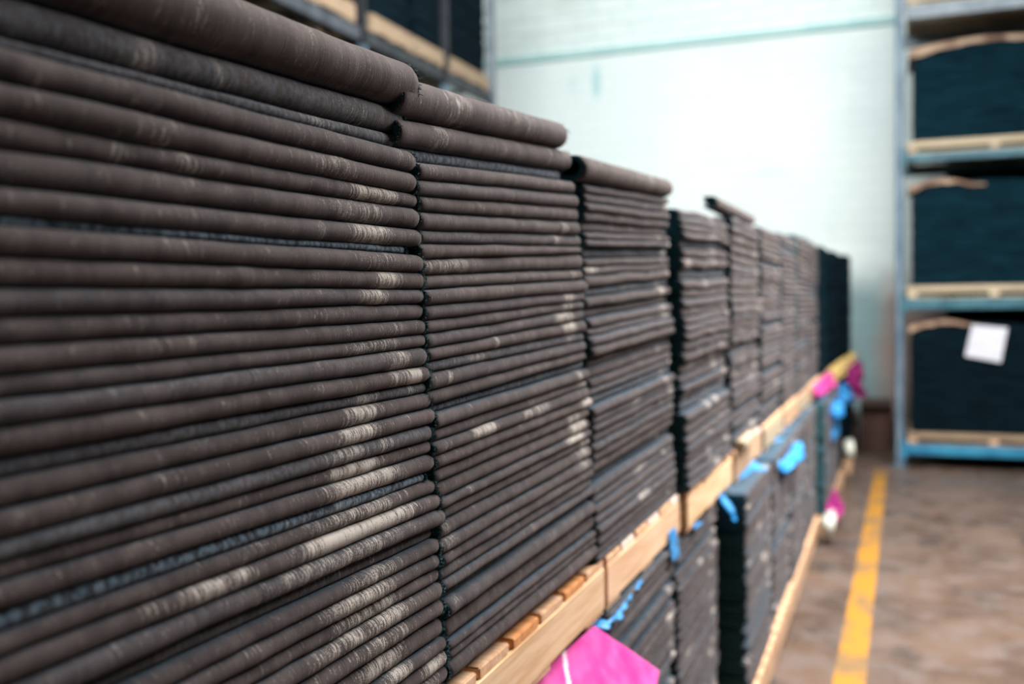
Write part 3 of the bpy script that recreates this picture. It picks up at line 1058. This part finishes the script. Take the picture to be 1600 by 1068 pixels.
for x in (RX0, RX1):
    for y in (RY0, RY1 - .07):
        post(x, y, 6.4, STEEL_POST, rk, .004)
        rpart('foot_plate', (x - .07, y - .03, .0005), (x + .07, y + .11, .012), STEEL_POST)
    for k in range(6):                                   # frame bracing between front and rear posts
        za, zb = .3 + k * 1.0, 1.25 + k * 1.0
        if k % 2:
            za, zb = zb, za
        mb = MB()
        p0, p1 = Vector((x, RY0 + .05, za)), Vector((x, RY1 - .05, zb))
        n = Vector((0, -(p1 - p0).z, (p1 - p0).y)).normalized() * .015
        sx = Vector((.012, 0, 0))
        for p in (p0, p1):
            for q in (p + n + sx, p + n - sx, p - n - sx, p - n + sx):
                mb.v.append(tuple(q - rk.location))
        for q in ((0, 1, 2, 3), (7, 6, 5, 4), (0, 4, 5, 1), (1, 5, 6, 2), (2, 6, 7, 3), (3, 7, 4, 0)):
            mb.f.append(q)
            mb.m.append(0)
        mb.build('brace', [STEEL_GREY], rk)
LV = [(.13, .228, STEEL_BLUE, 'bright blue beam'), (1.485, 1.585, STEEL_TEAL, 'teal beam'), (2.85, 2.925, STEEL_TEAL, None), (4.16, 4.285, STEEL_GREY, 'grey beam')]
for z0, z1, m, lab in LV:
    for y in (RY0 - .012, RY1 - .04):
        rpart('beam', (RX0 + .04, y, z0), (RX1 - .04, y + .05, z1), m, lab)
    for y in (RY0 - .018,):
        for x in (RX0 + .012, RX1 - .062):
            rpart('beam_connector', (x, y, z0 - .05), (x + .05, y + .008, z1 + .05), m)
gr = 'pallets in the end rack'
loads = [(.228, .335, 1.30, PINE_TAN, PINE_OLD), (1.585, 1.70, 2.60, PINE_CREAM, PINE_CREAM), (2.925, 3.035, 3.86, PINE_OLD, PINE_TAN), (4.285, 4.38, 5.4, PINE_OLD, PINE_TAN)]
lw = ['bottom', 'second', 'third', 'top']
for k, (z0, z1, zt, m1, m2) in enumerate(loads):
    pallet(.09, 1.55, RY0 + .0, RY1 - .02, z0, z1, 'wooden pallet on the %s level of the end rack' % lw[k], gr, (m1, PINE_OLD if k == 0 else PINE_CREAM), sw=.08, deck=.055)
    edge_pile('sheet_pile', (.13 + .01 * k, RY0 + .03, z1), (1.53, RY1 - .06, zt), int((zt - z1) / .022), CUT if k in (1, 2) else CUTDARK, 
              'teal-black pile of flat felt sheets on the %s level of the end rack' % lw[k], 'sheet piles in the end rack', 90 + k, bulge=.06, jag=.006)


def cover(x0, x1, y0, y1, z, mat, label, seed, drop=.07, bulge=.06):
    """sheet of board lying on a pile with its front edge turned down"""
    v, f = [], []
    nu = 24
    for i in range(nu + 1):
        u = i / nu
        x = x0 + (x1 - x0) * u
        zz = z + bulge * math.sin(math.pi * min(1, u * 1.15)) + .008 * nz(u * 5, seed)
        dr = drop * (1 - .75 * u) * (1 + .5 * nz(u * 7, seed + 2))
        v += [(x, y0 - .012, zz - dr), (x, y0 - .012, zz), (x, y1, zz)]
        if i:
            b = i * 3
            f += [(b - 3, b, b + 1, b - 2), (b - 2, b + 1, b + 2, b - 1)]
    me = bpy.data.meshes.new('board_cover')
    me.from_pydata(v, [], f)
    me.materials.append(mat)
    o = link('cardboard_cover', me)
    md = o.modifiers.new('thickness', 'SOLIDIFY')
    md.thickness = .006
    md.offset = 1
    tag(o, label, 'cover sheet', 'covers on the rack piles')


cover(.10, .80, RY0 + .03, RY1 - .1, 1.318, CARD, 'brown board cover on the bottom pile of the end rack', 1, .05)
cover(.10, .75, RY0 + .03, RY1 - .1, 2.618, CARD, 'tan board cover over the second pile up in the end rack', 2, .06)
cover(.10, 1.54, RY0 + .03, RY1 - .1, 3.878, CARD, 'long tan board cover over the third pile up in the end rack', 3, .07)
SHADE_PANEL = simple('rear_shade_black', (.004, .004, .005), (.012, .012, .014), (3, 3, 3), .95, 0, spec=.05)
# added black panel standing in for the shade behind the rack gaps
back = box('rear_shade_panel', (RX0 + .45, RY1 + .02, .05), (RX1 - .05, RY1 + .05, 6.3), SHADE_PANEL)
tag(back, 'added near-black shade sheeting behind the end rack', 'panel')

# paper label on the bottom pile
mb = MB()
pts = [(.638, H - .226), (.932, H - .257), (.876, H - .570), (.580, H - .513)]
for d in (0, .0015):
    for x, z in pts:
        mb.v.append((x - .75, 0 - d, z - 1.17))
mb.f += [(3, 2, 1, 0), (4, 5, 6, 7), (0, 1, 5, 4), (1, 2, 6, 5), (2, 3, 7, 6), (3, 0, 4, 7)]
mb.m += [0] * 6
o = mb.build('paper_label', [PAPER], None, (.75, RY0 + .012, 1.17))
tag(o, 'tilted white paper sheet pinned to the bottom pile of the end rack', 'paper')

# dark boxes on the floor against the far wall
def carton(lo, hi, mat, label):
    root = empty('cardboard_box', ((lo[0] + hi[0]) / 2, (lo[1] + hi[1]) / 2, lo[2]))
    tag(root, label, 'box')
    rpart('box_body', lo, hi, mat, root=root)
    t = .006
    rpart('box_flap', (lo[0], lo[1] - .10, hi[2] - .02), (hi[0], lo[1], hi[2] - .014), mat, root=root, bevel=.001)
    return root


carton((-.36, 11.0, .0), (-.05, 11.6, .50), CARD_DARK, 'dark brown carton on the floor between wall and rack')
carton((-.95, 11.1, .0), (-.40, 11.7, .36), CARD_DARK, 'low near-black box on the floor behind the row end')

# ---------------------------------------------------------------- rack behind the row on the left
LX = -4.0
lr = empty('pallet_rack', (LX, 6, 0))
tag(lr, 'dark steel pallet rack standing behind the row of stacks', 'pallet rack')
for y in (4.3, 7.05, 8.62, 9.80):
    for x in (LX, LX - 1.05):
        post(x, y, H + 2.1, STEEL_POST, lr, .004)
        post(x, y, 7.0, STEEL_DARK if y < 9 else STEEL_GREY, lr, H + 2.1)
        rpart('foot_plate', (x - .07, y - .03, .0005), (x + .07, y + .10, .012), STEEL_DARK, root=lr)
for z0 in (1.0, H + 2.13, H + 4.2):
    for (y0, y1) in ((4.37, 7.05), (7.12, 8.62), (8.69, 9.80)):
        for x in (LX - .01, LX - 1.05):
            rpart('beam', (x - .025, y0, z0), (x + .025, y1, z0 + .11), STEEL_DIM if y0 < 5 else STEEL_DARK, root=lr)  # beams past the first bay darker: the rack's shadow put into their colour
gl = 'pallets in the rack behind the row'
gp2 = 'dark piles in the rack behind the row'
spots = [(4.45, 5.6, 'farthest from the wall'), (5.7, 6.95, 'left of the middle post'), (7.2, 7.95, 'just past the tall post'), (8.0, 8.58, 'next to last'), (8.75, 9.70, 'nearest the wall')]
for k, (y0, y1, w) in enumerate(spots):
    zb_ = H + 2.24
    pallet(LX - 1.05, LX + .03, y0, y1, zb_, zb_ + .15, 'weathered wooden pallet on the upper shelf, ' + w, gl, (PINE_OLD, PINE_OLD), deck=.045)
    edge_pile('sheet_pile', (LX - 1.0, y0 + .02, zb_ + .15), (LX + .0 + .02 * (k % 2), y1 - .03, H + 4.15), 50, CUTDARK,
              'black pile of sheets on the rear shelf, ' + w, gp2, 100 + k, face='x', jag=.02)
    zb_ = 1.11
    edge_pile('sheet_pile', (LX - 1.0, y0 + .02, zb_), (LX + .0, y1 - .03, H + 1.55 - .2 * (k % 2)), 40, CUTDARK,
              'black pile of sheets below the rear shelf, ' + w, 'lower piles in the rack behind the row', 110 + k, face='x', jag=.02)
